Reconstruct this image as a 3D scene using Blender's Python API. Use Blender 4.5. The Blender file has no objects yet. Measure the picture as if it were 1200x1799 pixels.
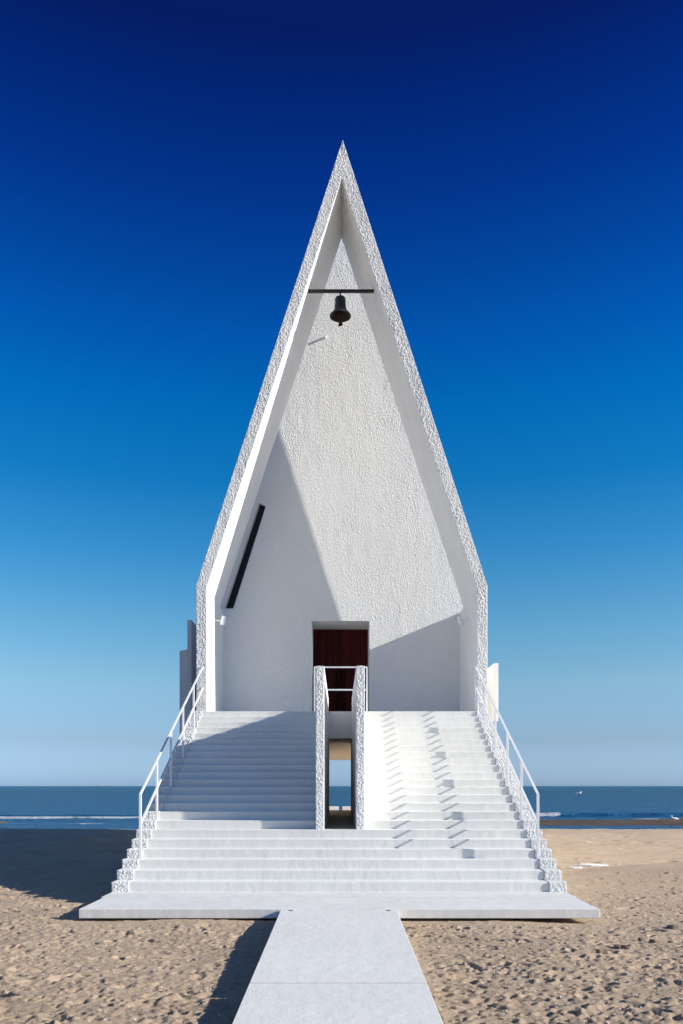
import bpy, math, random
import numpy as np
from mathutils import Vector, Matrix
from mathutils.geometry import tessellate_polygon

random.seed(7)
rng = np.random.default_rng(11)
scene = bpy.context.scene
col = scene.collection
F, VX, HY, H = 1446.0, 597.0, 1381.0, 1.67      # focal length in photo pixels, vanishing point, eye height

# ------------------------------------------------------------------ materials
def new_mat(name):
    m = bpy.data.materials.new(name); m.use_nodes = True
    nt = m.node_tree; b = nt.nodes['Principled BSDF']
    return m, nt, b
def N(nt, typ, **kw):
    n = nt.nodes.new(typ)
    for k, v in kw.items():
        if k in n.inputs: n.inputs[k].default_value = v
        else: setattr(n, k, v)
    return n
def noise(nt, scale, detail=4, rough=0.55, vec=None, stretch=None):
    n = N(nt, 'ShaderNodeTexNoise'); n.inputs['Scale'].default_value = scale
    n.inputs['Detail'].default_value = detail; n.inputs['Roughness'].default_value = rough
    pos = nt.nodes.new('ShaderNodeNewGeometry')
    src = pos.outputs['Position']
    if stretch:
        mp = nt.nodes.new('ShaderNodeMapping'); mp.inputs['Scale'].default_value = stretch
        nt.links.new(src, mp.inputs['Vector']); src = mp.outputs['Vector']
    nt.links.new(src, n.inputs['Vector'])
    return n
def ramp(nt, src, stops, interp='LINEAR'):
    r = nt.nodes.new('ShaderNodeValToRGB'); r.color_ramp.interpolation = interp
    e = r.color_ramp.elements
    while len(e) < len(stops): e.new(0.5)
    for k, (p, c) in enumerate(stops):
        e[k].position = p; e[k].color = (c, c, c, 1) if isinstance(c, (int, float)) else (*c, 1)
    nt.links.new(src, r.inputs['Fac'])
    return r
def mixc(nt, fac, a, b, mode='MIX'):
    m = nt.nodes.new('ShaderNodeMix'); m.data_type = 'RGBA'; m.blend_type = mode
    if isinstance(fac, (int, float)): m.inputs[0].default_value = fac
    else: nt.links.new(fac, m.inputs[0])
    for s, v in ((6, a), (7, b)):
        if isinstance(v, tuple): m.inputs[s].default_value = (*v, 1)
        else: nt.links.new(v, m.inputs[s])
    return m.outputs[2]
def bump(nt, height, dist, strength=1.0, prev=None):
    b = nt.nodes.new('ShaderNodeBump'); b.inputs['Distance'].default_value = dist
    b.inputs['Strength'].default_value = strength
    nt.links.new(height, b.inputs['Height'])
    if prev: nt.links.new(prev.outputs['Normal'], b.inputs['Normal'])
    return b

def stucco(name, base, lump=26, dist=0.012, strength=1.0, stain=0.06):
    m, nt, b = new_mat(name)
    n1 = noise(nt, lump, 3, 0.6)
    n2 = noise(nt, lump*2.6, 2, 0.5)
    r1 = ramp(nt, n1.outputs['Fac'], [(0.30, 0.0), (0.70, 1.0)])
    bb = bump(nt, r1.outputs['Color'], dist, strength)
    bb = bump(nt, n2.outputs['Fac'], dist*0.5, strength, bb)
    nt.links.new(bb.outputs['Normal'], b.inputs['Normal'])
    s1 = noise(nt, 0.9, 5, 0.6, stretch=(1, 1, 0.35))
    s2 = ramp(nt, s1.outputs['Fac'], [(0.35, 0.0), (0.75, 1.0)])
    c = mixc(nt, s2.outputs['Color'], base, tuple(v*(1-stain*1.6) for v in base))
    cav = ramp(nt, n1.outputs['Fac'], [(0.25, 0.84), (0.5, 1.0)])
    c = mixc(nt, 1.0, c, cav.outputs['Color'], 'MULTIPLY')
    nt.links.new(c, b.inputs['Base Color'])
    b.inputs['Roughness'].default_value = 0.9
    b.inputs['Specular IOR Level'].default_value = 0.2
    return m
def smooth_white(name, base, stain=0.10, streak=(7, 7, 0.8), rough=0.75, speck=True):
    m, nt, b = new_mat(name)
    s1 = noise(nt, 1.0, 6, 0.65, stretch=streak)
    s2 = ramp(nt, s1.outputs['Fac'], [(0.42, 0.0), (0.8, 1.0)])
    c = mixc(nt, s2.outputs['Color'], base, tuple(v*(1-stain) for v in base))
    l1 = noise(nt, 0.7, 3, 0.5)
    l2 = ramp(nt, l1.outputs['Fac'], [(0.35, 1.0), (0.7, 0.94)])
    c = mixc(nt, 1.0, c, l2.outputs['Color'], 'MULTIPLY')
    if speck:
        p1 = noise(nt, 16, 2, 0.5)
        p2 = ramp(nt, p1.outputs['Fac'], [(0.74, 1.0), (0.80, 0.72)])
        c = mixc(nt, 1.0, c, p2.outputs['Color'], 'MULTIPLY')
    nt.links.new(c, b.inputs['Base Color'])
    f = noise(nt, 60, 3, 0.6)
    bb = bump(nt, f.outputs['Fac'], 0.003, 0.6)
    g = noise(nt, 7, 4, 0.6, stretch=(1, 1, 0.5)); bb = bump(nt, g.outputs['Fac'], 0.012, 0.6, bb)
    nt.links.new(bb.outputs['Normal'], b.inputs['Normal'])
    b.inputs['Roughness'].default_value = rough
    b.inputs['Specular IOR Level'].default_value = 0.25
    return m

M = {}
WB = (0.83, 0.825, 0.80)
M['rough'] = stucco('rough_white_stucco', WB, 34, 0.012)
M['wall'] = stucco('coarse_wall_stucco', (0.85, 0.845, 0.825), 44, 0.010, stain=0.04)
M['smooth'] = smooth_white('smooth_white_plaster', (0.84, 0.83, 0.81), 0.06, (2, 2, 0.6))
M['step'] = smooth_white('white_painted_concrete', (0.785, 0.772, 0.728), 0.08, (6, 3, 1.2))
M['path'] = smooth_white('pale_path_concrete', (0.76, 0.742, 0.695), 0.04, (1.2, 3.0, 1), 0.85, speck=False)
M['slab'] = smooth_white('grey_white_concrete', (0.765, 0.75, 0.705), 0.14, (4.5, 3, 0.7))
M['bay_shade'] = smooth_white('shaded_white_plaster', (0.62, 0.62, 0.62), 0.08, (2, 2, 0.6))  # plaster of the left bay, darkened in its colour to stand in for shade
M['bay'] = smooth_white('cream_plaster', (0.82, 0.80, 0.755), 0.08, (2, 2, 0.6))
M['cream'] = smooth_white('cream_boarded_concrete', (0.90, 0.84, 0.70), 0.15, (0.5, 6, 6))
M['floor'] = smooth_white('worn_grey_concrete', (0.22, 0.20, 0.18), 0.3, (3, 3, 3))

def simple(name, color, rough=0.5, metal=0.0, var=0.15, nscale=8, bd=0.0):
    m, nt, b = new_mat(name)
    n = noise(nt, nscale, 4, 0.6)
    c = mixc(nt, n.outputs['Fac'], tuple(v*(1+var) for v in color), tuple(v*(1-var) for v in color))
    nt.links.new(c, b.inputs['Base Color'])
    b.inputs['Roughness'].default_value = rough; b.inputs['Metallic'].default_value = metal
    if bd:
        bb = bump(nt, n.outputs['Fac'], bd, 0.7); nt.links.new(bb.outputs['Normal'], b.inputs['Normal'])
    return m
M['paint'] = simple('white_enamel_paint', (0.80, 0.80, 0.81), 0.35, 0, 0.02, 4)
M['bronze'] = simple('dark_bronze', (0.007, 0.005, 0.006), 0.6, 0.0, 0.5, 14, 0.002)
M['rust'] = simple('rusty_bronze_inside', (0.025, 0.009, 0.007), 0.8, 0.0, 0.4, 20)
M['iron'] = simple('brown_black_iron', (0.028, 0.014, 0.014), 0.5, 0.2, 0.3, 20)
M['darkwood'] = simple('blackened_red_wood', (0.022, 0.005, 0.004), 0.8, 0, 0.3, 20)
M['darkwood'].node_tree.nodes['Principled BSDF'].inputs['Specular IOR Level'].default_value = 0.1
M['glass'] = simple('dark_window_glass', (0.006, 0.007, 0.012), 0.12, 0, 0.1, 3)
M['gap'] = simple('dark_joint', (0.05, 0.05, 0.05), 0.9)
M['lens'] = simple('lamp_glass', (0.45, 0.45, 0.43), 0.2)
M['stone'] = simple('brown_stone', (0.22, 0.15, 0.10), 0.9, 0, 0.35, 18, 0.01)
M['greystone'] = simple('grey_stone', (0.13, 0.115, 0.10), 0.9, 0, 0.35, 18, 0.01)
M['shell'] = simple('white_shell', (0.75, 0.72, 0.68), 0.6)
M['foamslab'] = simple('weathered_white_slab', (0.72, 0.70, 0.65), 0.85, 0, 0.12, 12, 0.004)
M['gull'] = simple('white_feathers', (0.78, 0.78, 0.77), 0.8, 0, 0.05)
M['gullgrey'] = simple('grey_feathers', (0.40, 0.42, 0.45), 0.8, 0, 0.1)
M['beak'] = simple('yellow_beak', (0.6, 0.35, 0.05), 0.5)
M['hull'] = simple('blue_grey_hull', (0.10, 0.14, 0.18), 0.6)
M['cabin'] = simple('pale_cabin', (0.35, 0.38, 0.40), 0.6)

# wooden door: vertical planks
m, nt, b = new_mat('dark_red_wood')
g = noise(nt, 1.0, 6, 0.65, stretch=(55, 1, 1.6))
g2 = noise(nt, 1.0, 2, 0.5, stretch=(9.0, 1, 0.01))
c = mixc(nt, ramp(nt, g.outputs['Fac'], [(0.3, 0.0), (0.7, 1.0)]).outputs['Color'], (0.032, 0.003, 0.002), (0.100, 0.012, 0.008))
c = mixc(nt, 1.0, c, ramp(nt, g2.outputs['Fac'], [(0.35, 0.55), (0.65, 1.25)]).outputs['Color'], 'MULTIPLY')
nt.links.new(c, b.inputs['Base Color']); b.inputs['Roughness'].default_value = 0.7; b.inputs['Specular IOR Level'].default_value = 0.15
M['wood'] = m

# sand
m, nt, b = new_mat('beach_sand')
geo = nt.nodes.new('ShaderNodeNewGeometry'); sx = nt.nodes.new('ShaderNodeSeparateXYZ')
nt.links.new(geo.outputs['Position'], sx.inputs[0])
a1 = noise(nt, 1.3, 6, 0.6); a2 = noise(nt, 22, 4, 0.7); a3 = noise(nt, 150, 2, 0.6)
c = mixc(nt, ramp(nt, a1.outputs['Fac'], [(0.35, 0.0), (0.68, 1.0)]).outputs['Color'], (0.66, 0.495, 0.345), (0.58, 0.448, 0.325))
c = mixc(nt, ramp(nt, a2.outputs['Fac'], [(0.48, 0.0), (0.80, 0.7)]).outputs['Color'], c, (0.38, 0.29, 0.21))
c = mixc(nt, ramp(nt, a3.outputs['Fac'], [(0.57, 0.0), (0.70, 0.7)]).outputs['Color'], c, (0.12, 0.095, 0.08))
a4 = noise(nt, 95, 1, 0.5)
c = mixc(nt, ramp(nt, a4.outputs['Fac'], [(0.70, 0.0), (0.76, 0.8)]).outputs['Color'], c, (0.72, 0.68, 0.62))
mr = nt.nodes.new('ShaderNodeMapRange'); mr.inputs['From Min'].default_value = -0.66; mr.inputs['From Max'].default_value = -0.54
nt.links.new(sx.outputs['Z'], mr.inputs['Value'])
wet = mixc(nt, ramp(nt, noise(nt, 1.0, 5, 0.7, stretch=(0.35, 1.6, 1)).outputs['Fac'], [(0.3, 0.0), (0.7, 1.0)]).outputs['Color'], (0.085, 0.062, 0.045), (0.15, 0.105, 0.075))
c = mixc(nt, mr.outputs['Result'], wet, c)
nt.links.new(c, b.inputs['Base Color'])
h1 = noise(nt, 30, 5, 0.7); h2 = noise(nt, 120, 3, 0.7)
d1 = noise(nt, 0.55, 5, 0.7)
c = mixc(nt, ramp(nt, d1.outputs['Fac'], [(0.52, 0.0), (0.66, 0.35)]).outputs['Color'], c, (0.30, 0.22, 0.16)); nt.links.new(c, b.inputs['Base Color'])
bb = bump(nt, h1.outputs['Fac'], 0.017, 0.8); bb = bump(nt, h2.outputs['Fac'], 0.012, 0.9, bb)
nt.links.new(bb.outputs['Normal'], b.inputs['Normal'])
b.inputs['Roughness'].default_value = 0.95; b.inputs['Specular IOR Level'].default_value = 0.1
M['sand'] = m

# sea
m, nt, b = new_mat('sea_water')
w1 = noise(nt, 1.0, 4, 0.6, stretch=(0.35, 1.1, 1)); w2 = noise(nt, 1.0, 3, 0.6, stretch=(1.6, 4.5, 1)); w3 = noise(nt, 1.0, 3, 0.5, stretch=(0.02, 0.06, 1)); w4 = noise(nt, 1.0, 6, 0.75, stretch=(0.10, 0.45, 1))
bb = bump(nt, w4.outputs['Fac'], 1.6, 1.0); bb = bump(nt, w1.outputs['Fac'], 0.9, 1.0, bb); bb = bump(nt, w2.outputs['Fac'], 0.22, 1.0, bb)
nt.links.new(bb.outputs['Normal'], b.inputs['Normal'])
c = mixc(nt, ramp(nt, w1.outputs['Fac'], [(0.35, 0.0), (0.65, 1.0)]).outputs['Color'], (0.008, 0.075, 0.155), (0.026, 0.145, 0.260))
c = mixc(nt, ramp(nt, w4.outputs['Fac'], [(0.40, 0.0), (0.62, 0.5)]).outputs['Color'], c, (0.004, 0.045, 0.085))
c = mixc(nt, ramp(nt, w3.outputs['Fac'], [(0.35, 0.0), (0.7, 0.6)]).outputs['Color'], c, (0.010, 0.075, 0.12))
sg_ = nt.nodes.new('ShaderNodeNewGeometry'); ss_ = nt.nodes.new('ShaderNodeSeparateXYZ'); nt.links.new(sg_.outputs['Position'], ss_.inputs[0])
sm_ = nt.nodes.new('ShaderNodeMapRange'); sm_.inputs['From Min'].default_value = 320; sm_.inputs['From Max'].default_value = 45
nt.links.new(ss_.outputs['Y'], sm_.inputs['Value'])
shal = mixc(nt, ramp(nt, w1.outputs['Fac'], [(0.35, 0.0), (0.65, 1.0)]).outputs['Color'], (0.010, 0.085, 0.210), (0.035, 0.170, 0.340))
c = mixc(nt, sm_.outputs['Result'], c, shal)
at = N(nt, 'ShaderNodeAttribute'); at.attribute_name = 'foam'
fn = noise(nt, 1.0, 6, 0.85, stretch=(2.2, 4.0, 1))
fa = nt.nodes.new('ShaderNodeMath'); fa.operation = 'MULTIPLY_ADD'; fa.inputs[1].default_value = 1.0
nt.links.new(at.outputs['Fac'], fa.inputs[0]); nt.links.new(fn.outputs['Fac'], fa.inputs[2])
fm = ramp(nt, fa.outputs[0], [(0.98, 0.0), (1.30, 1.0)])
fb = nt.nodes.new('ShaderNodeMath'); fb.operation = 'GREATER_THAN'; fb.inputs[1].default_value = 0.05
nt.links.new(at.outputs['Fac'], fb.inputs[0])
fc = nt.nodes.new('ShaderNodeMath'); fc.operation = 'MULTIPLY'
nt.links.new(fm.outputs['Color'], fc.inputs[0]); nt.links.new(fb.outputs[0], fc.inputs[1])
c = mixc(nt, fc.outputs[0], c, (0.72, 0.73, 0.74))
nt.links.new(c, b.inputs['Base Color'])
rr = nt.nodes.new('ShaderNodeMath'); rr.operation = 'MULTIPLY_ADD'; rr.inputs[1].default_value = 0.6; rr.inputs[2].default_value = 0.28
nt.links.new(fc.outputs[0], rr.inputs[0]); nt.links.new(rr.outputs[0], b.inputs['Roughness'])
b.inputs['IOR'].default_value = 1.33
b.inputs['Specular IOR Level'].default_value = 0.25
M['sea'] = m

# ------------------------------------------------------------------ mesh helpers
def vnoise(x, y, seed):
    r = np.random.default_rng(seed); G = r.random((256, 256))
    xi = np.floor(x).astype(int); yi = np.floor(y).astype(int); fx = x-xi; fy = y-yi
    fx = fx*fx*(3-2*fx); fy = fy*fy*(3-2*fy)
    a = G[xi % 256, yi % 256]; b = G[(xi+1) % 256, yi % 256]; c = G[xi % 256, (yi+1) % 256]; d = G[(xi+1) % 256, (yi+1) % 256]
    return (a*(1-fx)+b*fx)*(1-fy) + (c*(1-fx)+d*fx)*fy - 0.5
def sstep(a, b, x):
    t = np.clip((x-a)/(b-a), 0, 1); return t*t*(3-2*t)
class MB:
    """collects world-space geometry of ONE object"""
    def __init__(s): s.v = []; s.f = []; s.mi = []
    def add(s, vs, fs, mi=0):
        o = len(s.v); s.v += [tuple(p) for p in vs]; s.f += [tuple(i+o for i in f) for f in fs]
        s.mi += ([mi]*len(fs) if isinstance(mi, int) else list(mi))
    def box(s, x0, x1, y0, y1, z0, z1, mi=0):
        vs = [(x, y, z) for x in (x0, x1) for y in (y0, y1) for z in (z0, z1)]
        s.add(vs, [(0,1,3,2), (4,6,7,5), (0,4,5,1), (2,3,7,6), (0,2,6,4), (1,5,7,3)], mi)
    def prism(s, poly, y0, y1, mcap=0, mside=0, holes=(), holes_back=None, front=True):
        """XZ outline (with holes) extruded along Y"""
        loops = [list(poly)] + [list(h) for h in holes]
        back = [list(poly)] + [list(h) for h in (holes_back or holes)]
        flat = [p for l in loops for p in l]; fb = [p for l in back for p in l]
        tris = tessellate_polygon([[Vector((x, z, 0)) for x, z in l] for l in loops])
        n = len(flat)
        vs = [(x, y0, z) for x, z in flat] + [(x, y1, z) for x, z in fb]
        fs = ([tuple(t) for t in tris] if front else []) + [tuple(i+n for i in reversed(t)) for t in tris]
        mi = [mcap]*len(fs)
        o = 0
        for l in loops:
            k = len(l)
            for i in range(k):
                j = (i+1) % k
                fs.append((o+i, o+j, n+o+j, n+o+i)); mi.append(mside)
            o += k
        s.add(vs, fs, mi)
    def prism_x(s, poly, x0, x1, mi=0):
        """YZ outline extruded along X"""
        n = len(poly)
        tris = tessellate_polygon([[Vector((y, z, 0)) for y, z in poly]])
        vs = [(x0, y, z) for y, z in poly] + [(x1, y, z) for y, z in poly]
        fs = [tuple(t) for t in tris] + [tuple(i+n for i in reversed(t)) for t in tris]
        for i in range(n): j = (i+1) % n; fs.append((i, j, n+j, n+i))
        s.add(vs, fs, mi)
    def bar(s, p, q, w, h, mi=0, up=(0, 0, 1)):
        p, q = Vector(p), Vector(q); d = (q-p).normalized(); u = Vector(up)
        r = d.cross(u).normalized(); u = r.cross(d).normalized()
        vs = [c + r*a*w/2 + u*b_*h/2 for c in (p, q) for a, b_ in ((-1,-1), (1,-1), (1,1), (-1,1))]
        s.add(vs, [(0,1,2,3), (7,6,5,4), (0,4,5,1), (1,5,6,2), (2,6,7,3), (3,7,4,0)], mi)
    def patch(s, a, b, c, d, step, amp, nrm, mi=0, freq=22, edges=(1, 1, 1, 1), mask=None, seed=60):
        """bilinear quad a-b-c-d (a-b along u, a-d along v) with real stucco lumps"""
        a, b, c, d = (np.array(p, float) for p in (a, b, c, d))
        lu = max(np.linalg.norm(b-a), np.linalg.norm(c-d)); lv = max(np.linalg.norm(d-a), np.linalg.norm(c-b))
        nu = max(2, int(lu/step)); nv = max(2, int(lv/step))
        u = np.linspace(0, 1, nu+1)[None, :, None]; v = np.linspace(0, 1, nv+1)[:, None, None]
        Pt = (a*(1-u)+b*u)*(1-v) + (d*(1-u)+c*u)*v
        n = np.array(nrm, float)
        if abs(n[1]) > 0.5: q, r_ = Pt[..., 0], Pt[..., 2]
        else: q, r_ = Pt[..., 0], Pt[..., 1]
        wx = 0.6*vnoise(q*9, r_*9, seed+5)
        h = vnoise(q*freq+40+wx, r_*freq*0.85+40, seed)*1.25 + 0.7*vnoise(q*freq*1.9+7, r_*freq*1.7+9, seed+1)
        h = np.clip(h+0.30, 0, 1.0)
        h = h*(0.45+0.75*(vnoise(q*3.1, r_*1.2, seed+2)+0.5)+0.5*(vnoise(q*9, r_*5, seed+3)+0.5)) + 0.9*(vnoise(q*6.0, r_*2.6, seed+4)+0.5)
        uu = np.broadcast_to(u[..., 0], h.shape); vv = np.broadcast_to(v[..., 0], h.shape)
        f = np.ones(h.shape)
        if edges[0]: f = f*np.clip(vv*nv/1.2, 0, 1)
        if edges[1]: f = f*np.clip((1-uu)*nu/1.2, 0, 1)
        if edges[2]: f = f*np.clip((1-vv)*nv/1.2, 0, 1)
        if edges[3]: f = f*np.clip(uu*nu/1.2, 0, 1)
        if mask is not None: f = f*mask(q, r_)
        Pt = Pt + n*(h*f*amp)[..., None]
        o = len(s.v); s.v += [tuple(p) for p in Pt.reshape(-1, 3).tolist()]
        w_ = nu+1
        for j in range(nv):
            r0 = o+j*w_
            for i in range(nu): s.f.append((r0+i, r0+i+1, r0+w_+i+1, r0+w_+i))
        s.mi += [mi]*(nu*nv)
    def lathe(s, prof, origin, axis=(0, 0, 1), seg=32, mi=0):
        ax = Vector(axis).normalized(); o = Vector(origin)
        r0 = ax.orthogonal().normalized(); r1 = ax.cross(r0)
        vs = []; fs = []
        for (r, t) in prof:
            for k in range(seg):
                a = 2*math.pi*k/seg
                vs.append(o + ax*t + (r0*math.cos(a) + r1*math.sin(a))*r)
        for i in range(len(prof)-1):
            for k in range(seg):
                l = (k+1) % seg
                fs.append((i*seg+k, i*seg+l, (i+1)*seg+l, (i+1)*seg+k))
        fs.append(tuple(range(seg))); fs.append(tuple((len(prof)-1)*seg + k for k in reversed(range(seg))))
        s.add(vs, fs, mi)
    def build(s, name, mats, parent=None, bevel=0, smooth=False, seg=2):
        if not isinstance(mats, (list, tuple)): mats = [mats]
        org = Vector(parent_world(parent)) if parent else Vector((0, 0, 0))
        me = bpy.data.meshes.new(name)
        me.from_pydata([tuple(Vector(p)-org) for p in s.v], [], s.f); 
        for mt in mats: me.materials.append(mt)
        for p, i in zip(me.polygons, s.mi): p.material_index = i; p.use_smooth = smooth
        import bmesh
        bm = bmesh.new(); bm.from_mesh(me); bmesh.ops.remove_doubles(bm, verts=bm.verts, dist=1e-5); bmesh.ops.recalc_face_normals(bm, faces=bm.faces); bm.to_mesh(me); bm.free()
        o = bpy.data.objects.new(name, me); col.objects.link(o)
        if parent: o.parent = parent
        if bevel:
            bv = o.modifiers.new('bevel', 'BEVEL'); bv.width = bevel; bv.segments = seg; bv.limit_method = 'ANGLE'; bv.angle_limit = math.radians(40)
        return o
def parent_world(p):
    l = Vector(p.location)
    while p.parent: p = p.parent; l += p.location
    return l
def tag(o, label=None, cat=None, group=None, kind=None):
    for k, v in (('label', label), ('category', cat), ('group', group), ('kind', kind)):
        if v: o[k] = v
    return o
def empty(name, loc, label, cat, group=None):
    o = bpy.data.objects.new(name, None); o.location = loc; o.empty_display_size = 0.2; col.objects.link(o)
    return tag(o, label, cat, group)

# ------------------------------------------------------------------ camera
cd = bpy.data.cameras.new('camera'); cam = bpy.data.objects.new('camera', cd); col.objects.link(cam)
cam.location = (0, 0, H); cam.rotation_euler = (math.radians(90), 0, 0)
cd.sensor_fit = 'VERTICAL'; cd.sensor_height = 36; cd.sensor_width = 24
cd.lens = F/1799*36
cd.shift_y = (HY-899.5)/1799; cd.shift_x = (600-VX)/1799
cd.clip_start = 0.1; cd.clip_end = 100000
scene.camera = cam

# ------------------------------------------------------------------ light
S = Vector((1, -0.205, 0.412)).normalized()
sd = bpy.data.lights.new('sun', 'SUN'); sun = bpy.data.objects.new('sun', sd); col.objects.link(sun)
sd.energy = 5.0; sd.angle = math.radians(0.5); sd.color = (1.0, 0.957, 0.875)
sun.rotation_euler = (-S).to_track_quat('-Z', 'Y').to_euler(); sun.location = (30, -6, 14)
w = bpy.data.worlds.new('World'); scene.world = w; w.use_nodes = True
nt = w.node_tree; bg = nt.nodes['Background']
sky = nt.nodes.new('ShaderNodeTexSky'); sky.sky_type = 'NISHITA'; sky.sun_disc = False
sky.sun_elevation = math.asin(S.z); sky.sun_rotation = math.atan2(S.x, S.y)
sky.air_density = 1.0; sky.dust_density = 0.6; sky.ozone_density = 3.0
tint_front = [(0.0047, [0.6277, 0.9561, 1.8095]), (0.0539, [0.5872, 0.7252, 1.0653]), (0.1198, [0.693, 0.8832, 0.9863]), (0.1816, [0.5138, 0.891, 1.0]), (0.2666, [0.2091, 0.7911, 1.0598]), (0.3447, [0.0407, 0.6651, 1.0618]), (0.4183, [0.0055, 0.5925, 1.1178]), (0.4836, [0.0071, 0.4248, 1.0655]), (0.5418, [0.0078, 0.2842, 0.8939]), (0.593, [0.0085, 0.1821, 0.7393]), (0.638, [0.0091, 0.127, 0.5872]), (0.6772, [0.0194, 0.076, 0.4174]), (0.9, [0.12, 0.24, 0.5])]
tc = nt.nodes.new('ShaderNodeTexCoord'); sp = nt.nodes.new('ShaderNodeSeparateXYZ'); nt.links.new(tc.outputs['Generated'], sp.inputs[0])
rp = ramp(nt, sp.outputs['Z'], [(z, tuple(v/2 for v in c)) for z, c in tint_front])
tm = mixc(nt, 1.0, sky.outputs[0], rp.outputs['Color'], 'MULTIPLY')
sc2 = nt.nodes.new('ShaderNodeVectorMath'); sc2.operation = 'SCALE'; sc2.inputs['Scale'].default_value = 2.0; nt.links.new(tm, sc2.inputs[0])
back = mixc(nt, 1.0, sky.outputs[0], (0.44, 0.65, 0.93), 'MULTIPLY')
fr = nt.nodes.new('ShaderNodeMapRange'); fr.interpolation_type = 'SMOOTHSTEP'; fr.inputs['From Min'].default_value = -0.30; fr.inputs['From Max'].default_value = 0.40
nt.links.new(sp.outputs['Y'], fr.inputs['Value'])
final = mixc(nt, fr.outputs['Result'], back, sc2.outputs[0])
bg.inputs['Strength'].default_value = 0.10
nt.links.new(final, bg.inputs['Color'])
scene.view_settings.view_transform = 'Standard'; scene.view_settings.look = 'None'
scene.view_settings.exposure = 0.50; scene.view_settings.gamma = 1

# ------------------------------------------------------------------ stairs
def taper(b_):
    b_.v = [((x + (math.copysign(0.060-0.072*(min(max(y, 13), 19.65)-13)/6.6, x-SX) if abs(x-SX) > 3 else 0)), y, z) for x, y, z in b_.v]
    return b_
R, T = 0.15, 0.30
Y0, Z0 = 19.6, 3.45
SX = -0.012                                     # centre line of the stairs
WS = 3.252                                      # half width of the flight
def nos(j): return Y0 - T*j, Z0 - R*j
def profile(ja, jb, yback, zbot):
    """YZ outline of steps ja (upper) .. jb (lower)"""
    pts = []
    for j in range(jb, ja-1, -1):
        y, z = nos(j); pts += [(y, z-R if j < jb else zbot), (y, z)]
    pts += [(yback, nos(ja)[1]), (yback, zbot)]
    return pts
stairs = empty('staircase', (SX, 13.0, -0.2), 'wide flight of white concrete steps rising to the chapel, split by a narrow passage', 'staircase')
b_ = MB(); b_.prism_x(profile(17, 22, 14.8, -0.6), SX-WS, SX+WS); taper(b_)
b_.build('steps', M['step'], stairs, 0.007)
CH = 0.284; PW = 0.152                           # passage half width, parapet thickness
CX = 0.008
for sg in (-1, 1):
    b_ = MB()
    xa, xb = sorted((SX+sg*WS, CX+sg*(CH+PW)))
    b_.prism_x(profile(0, 16, 19.66, -0.6), xa, xb); taper(b_)
    b_.build('steps', M['step'], stairs, 0.007)
# stepped side walls
for sg in (-1, 1):
    b_ = MB(); xa, xb = sorted((SX+sg*(WS+0.002), SX+sg*3.53))
    pts = []; prev = -0.6
    for j in range(22, -1, -1):
        y, z = nos(j); z += 0.004 + random.uniform(-0.006, 0.006); y -= 0.018 + random.uniform(-0.005, 0.005)
        pts += [(y, prev), (y, z)]; prev = z
    pts += [(19.645, prev), (19.645, -0.6)]
    n = len(pts)
    for i in range(n-2):
        (y0, z0), (y1, z1) = pts[i], pts[i+1]
        front = abs(y1-y0) < 1e-6
        b_.patch((xa, y0, z0), (xb, y0, z0), (xb, y1, z1), (xa, y1, z1), 0.009, 0.0066, (0, -1, 0) if front else (0, 0, 1), edges=(0.6, 1, 1, 1), seed=70+sg, freq=42)
    tris = tessellate_polygon([[Vector((y, z, 0)) for y, z in pts]])
    for x in (xa, xb): b_.add([(x, y, z) for y, z in pts], [tuple(t) for t in tris])
    b_.add([(xa, 19.645, -0.6), (xb, 19.645, -0.6), (xb, 19.645, prev), (xa, 19.645, prev)], [(0, 1, 2, 3)])
    taper(b_); b_.build('side_wall', M['rough'], stairs)
# parapets of the passage
for sg in (-1, 1):
    b_ = MB()
    xa, xb = sorted((CX+sg*CH, CX+sg*(CH+PW))); ya, yb_, za, zb_ = 14.6, 20.05, 0.3, 3.80
    b_.patch((xa, ya, za), (xb, ya, za), (xb, ya, zb_), (xa, ya, zb_), 0.0085, 0.0068, (0, -1, 0), seed=80+sg, freq=40)
    b_.patch((xa, ya, zb_), (xb, ya, zb_), (xb, yb_, zb_), (xa, yb_, zb_), 0.016, 0.008, (0, 0, 1), seed=84+sg)
    vs = [(x, y, z) for x in (xa, xb) for y in (ya, yb_) for z in (za, zb_)]
    b_.add(vs, [(0,1,3,2), (4,6,7,5), (0,2,6,4), (2,3,7,6)], 1)
    b_.build('parapet', [M['rough'], M['smooth']], stairs)
    b_ = MB()
    xa, xb = sorted((CX+sg*(CH-0.002), CX+sg*(CH+PW)))
    b_.box(xa, xb, 20.051, 21.7, 0.3, 2.80)
    b_.build('passage_wall', M['smooth'], stairs)
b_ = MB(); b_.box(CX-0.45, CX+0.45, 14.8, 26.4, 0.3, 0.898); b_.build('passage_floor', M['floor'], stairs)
for sg in (-1, 1):
    b_ = MB(); xa, xb = sorted((CX+sg*0.45, CX+sg*0.6)); b_.box(xa, xb, 21.71, 26.4, 0.0, 1.45); b_.build('shade_wall', M['smooth'], stairs)  # added low walls, hidden from view, to keep sun off the passage floor
# foot slabs
b_ = MB(); b_.box(SX-3.535, SX+3.548, 11.18, 12.355, -0.128, 0.0); b_.build('landing_slab', M['slab'], stairs, 0.008)
b_ = MB(); b_.box(SX-3.58, SX+3.58, 12.39, 13.05, -0.128, 0.0); b_.build('landing_slab', M['slab'], stairs, 0.004)

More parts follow.
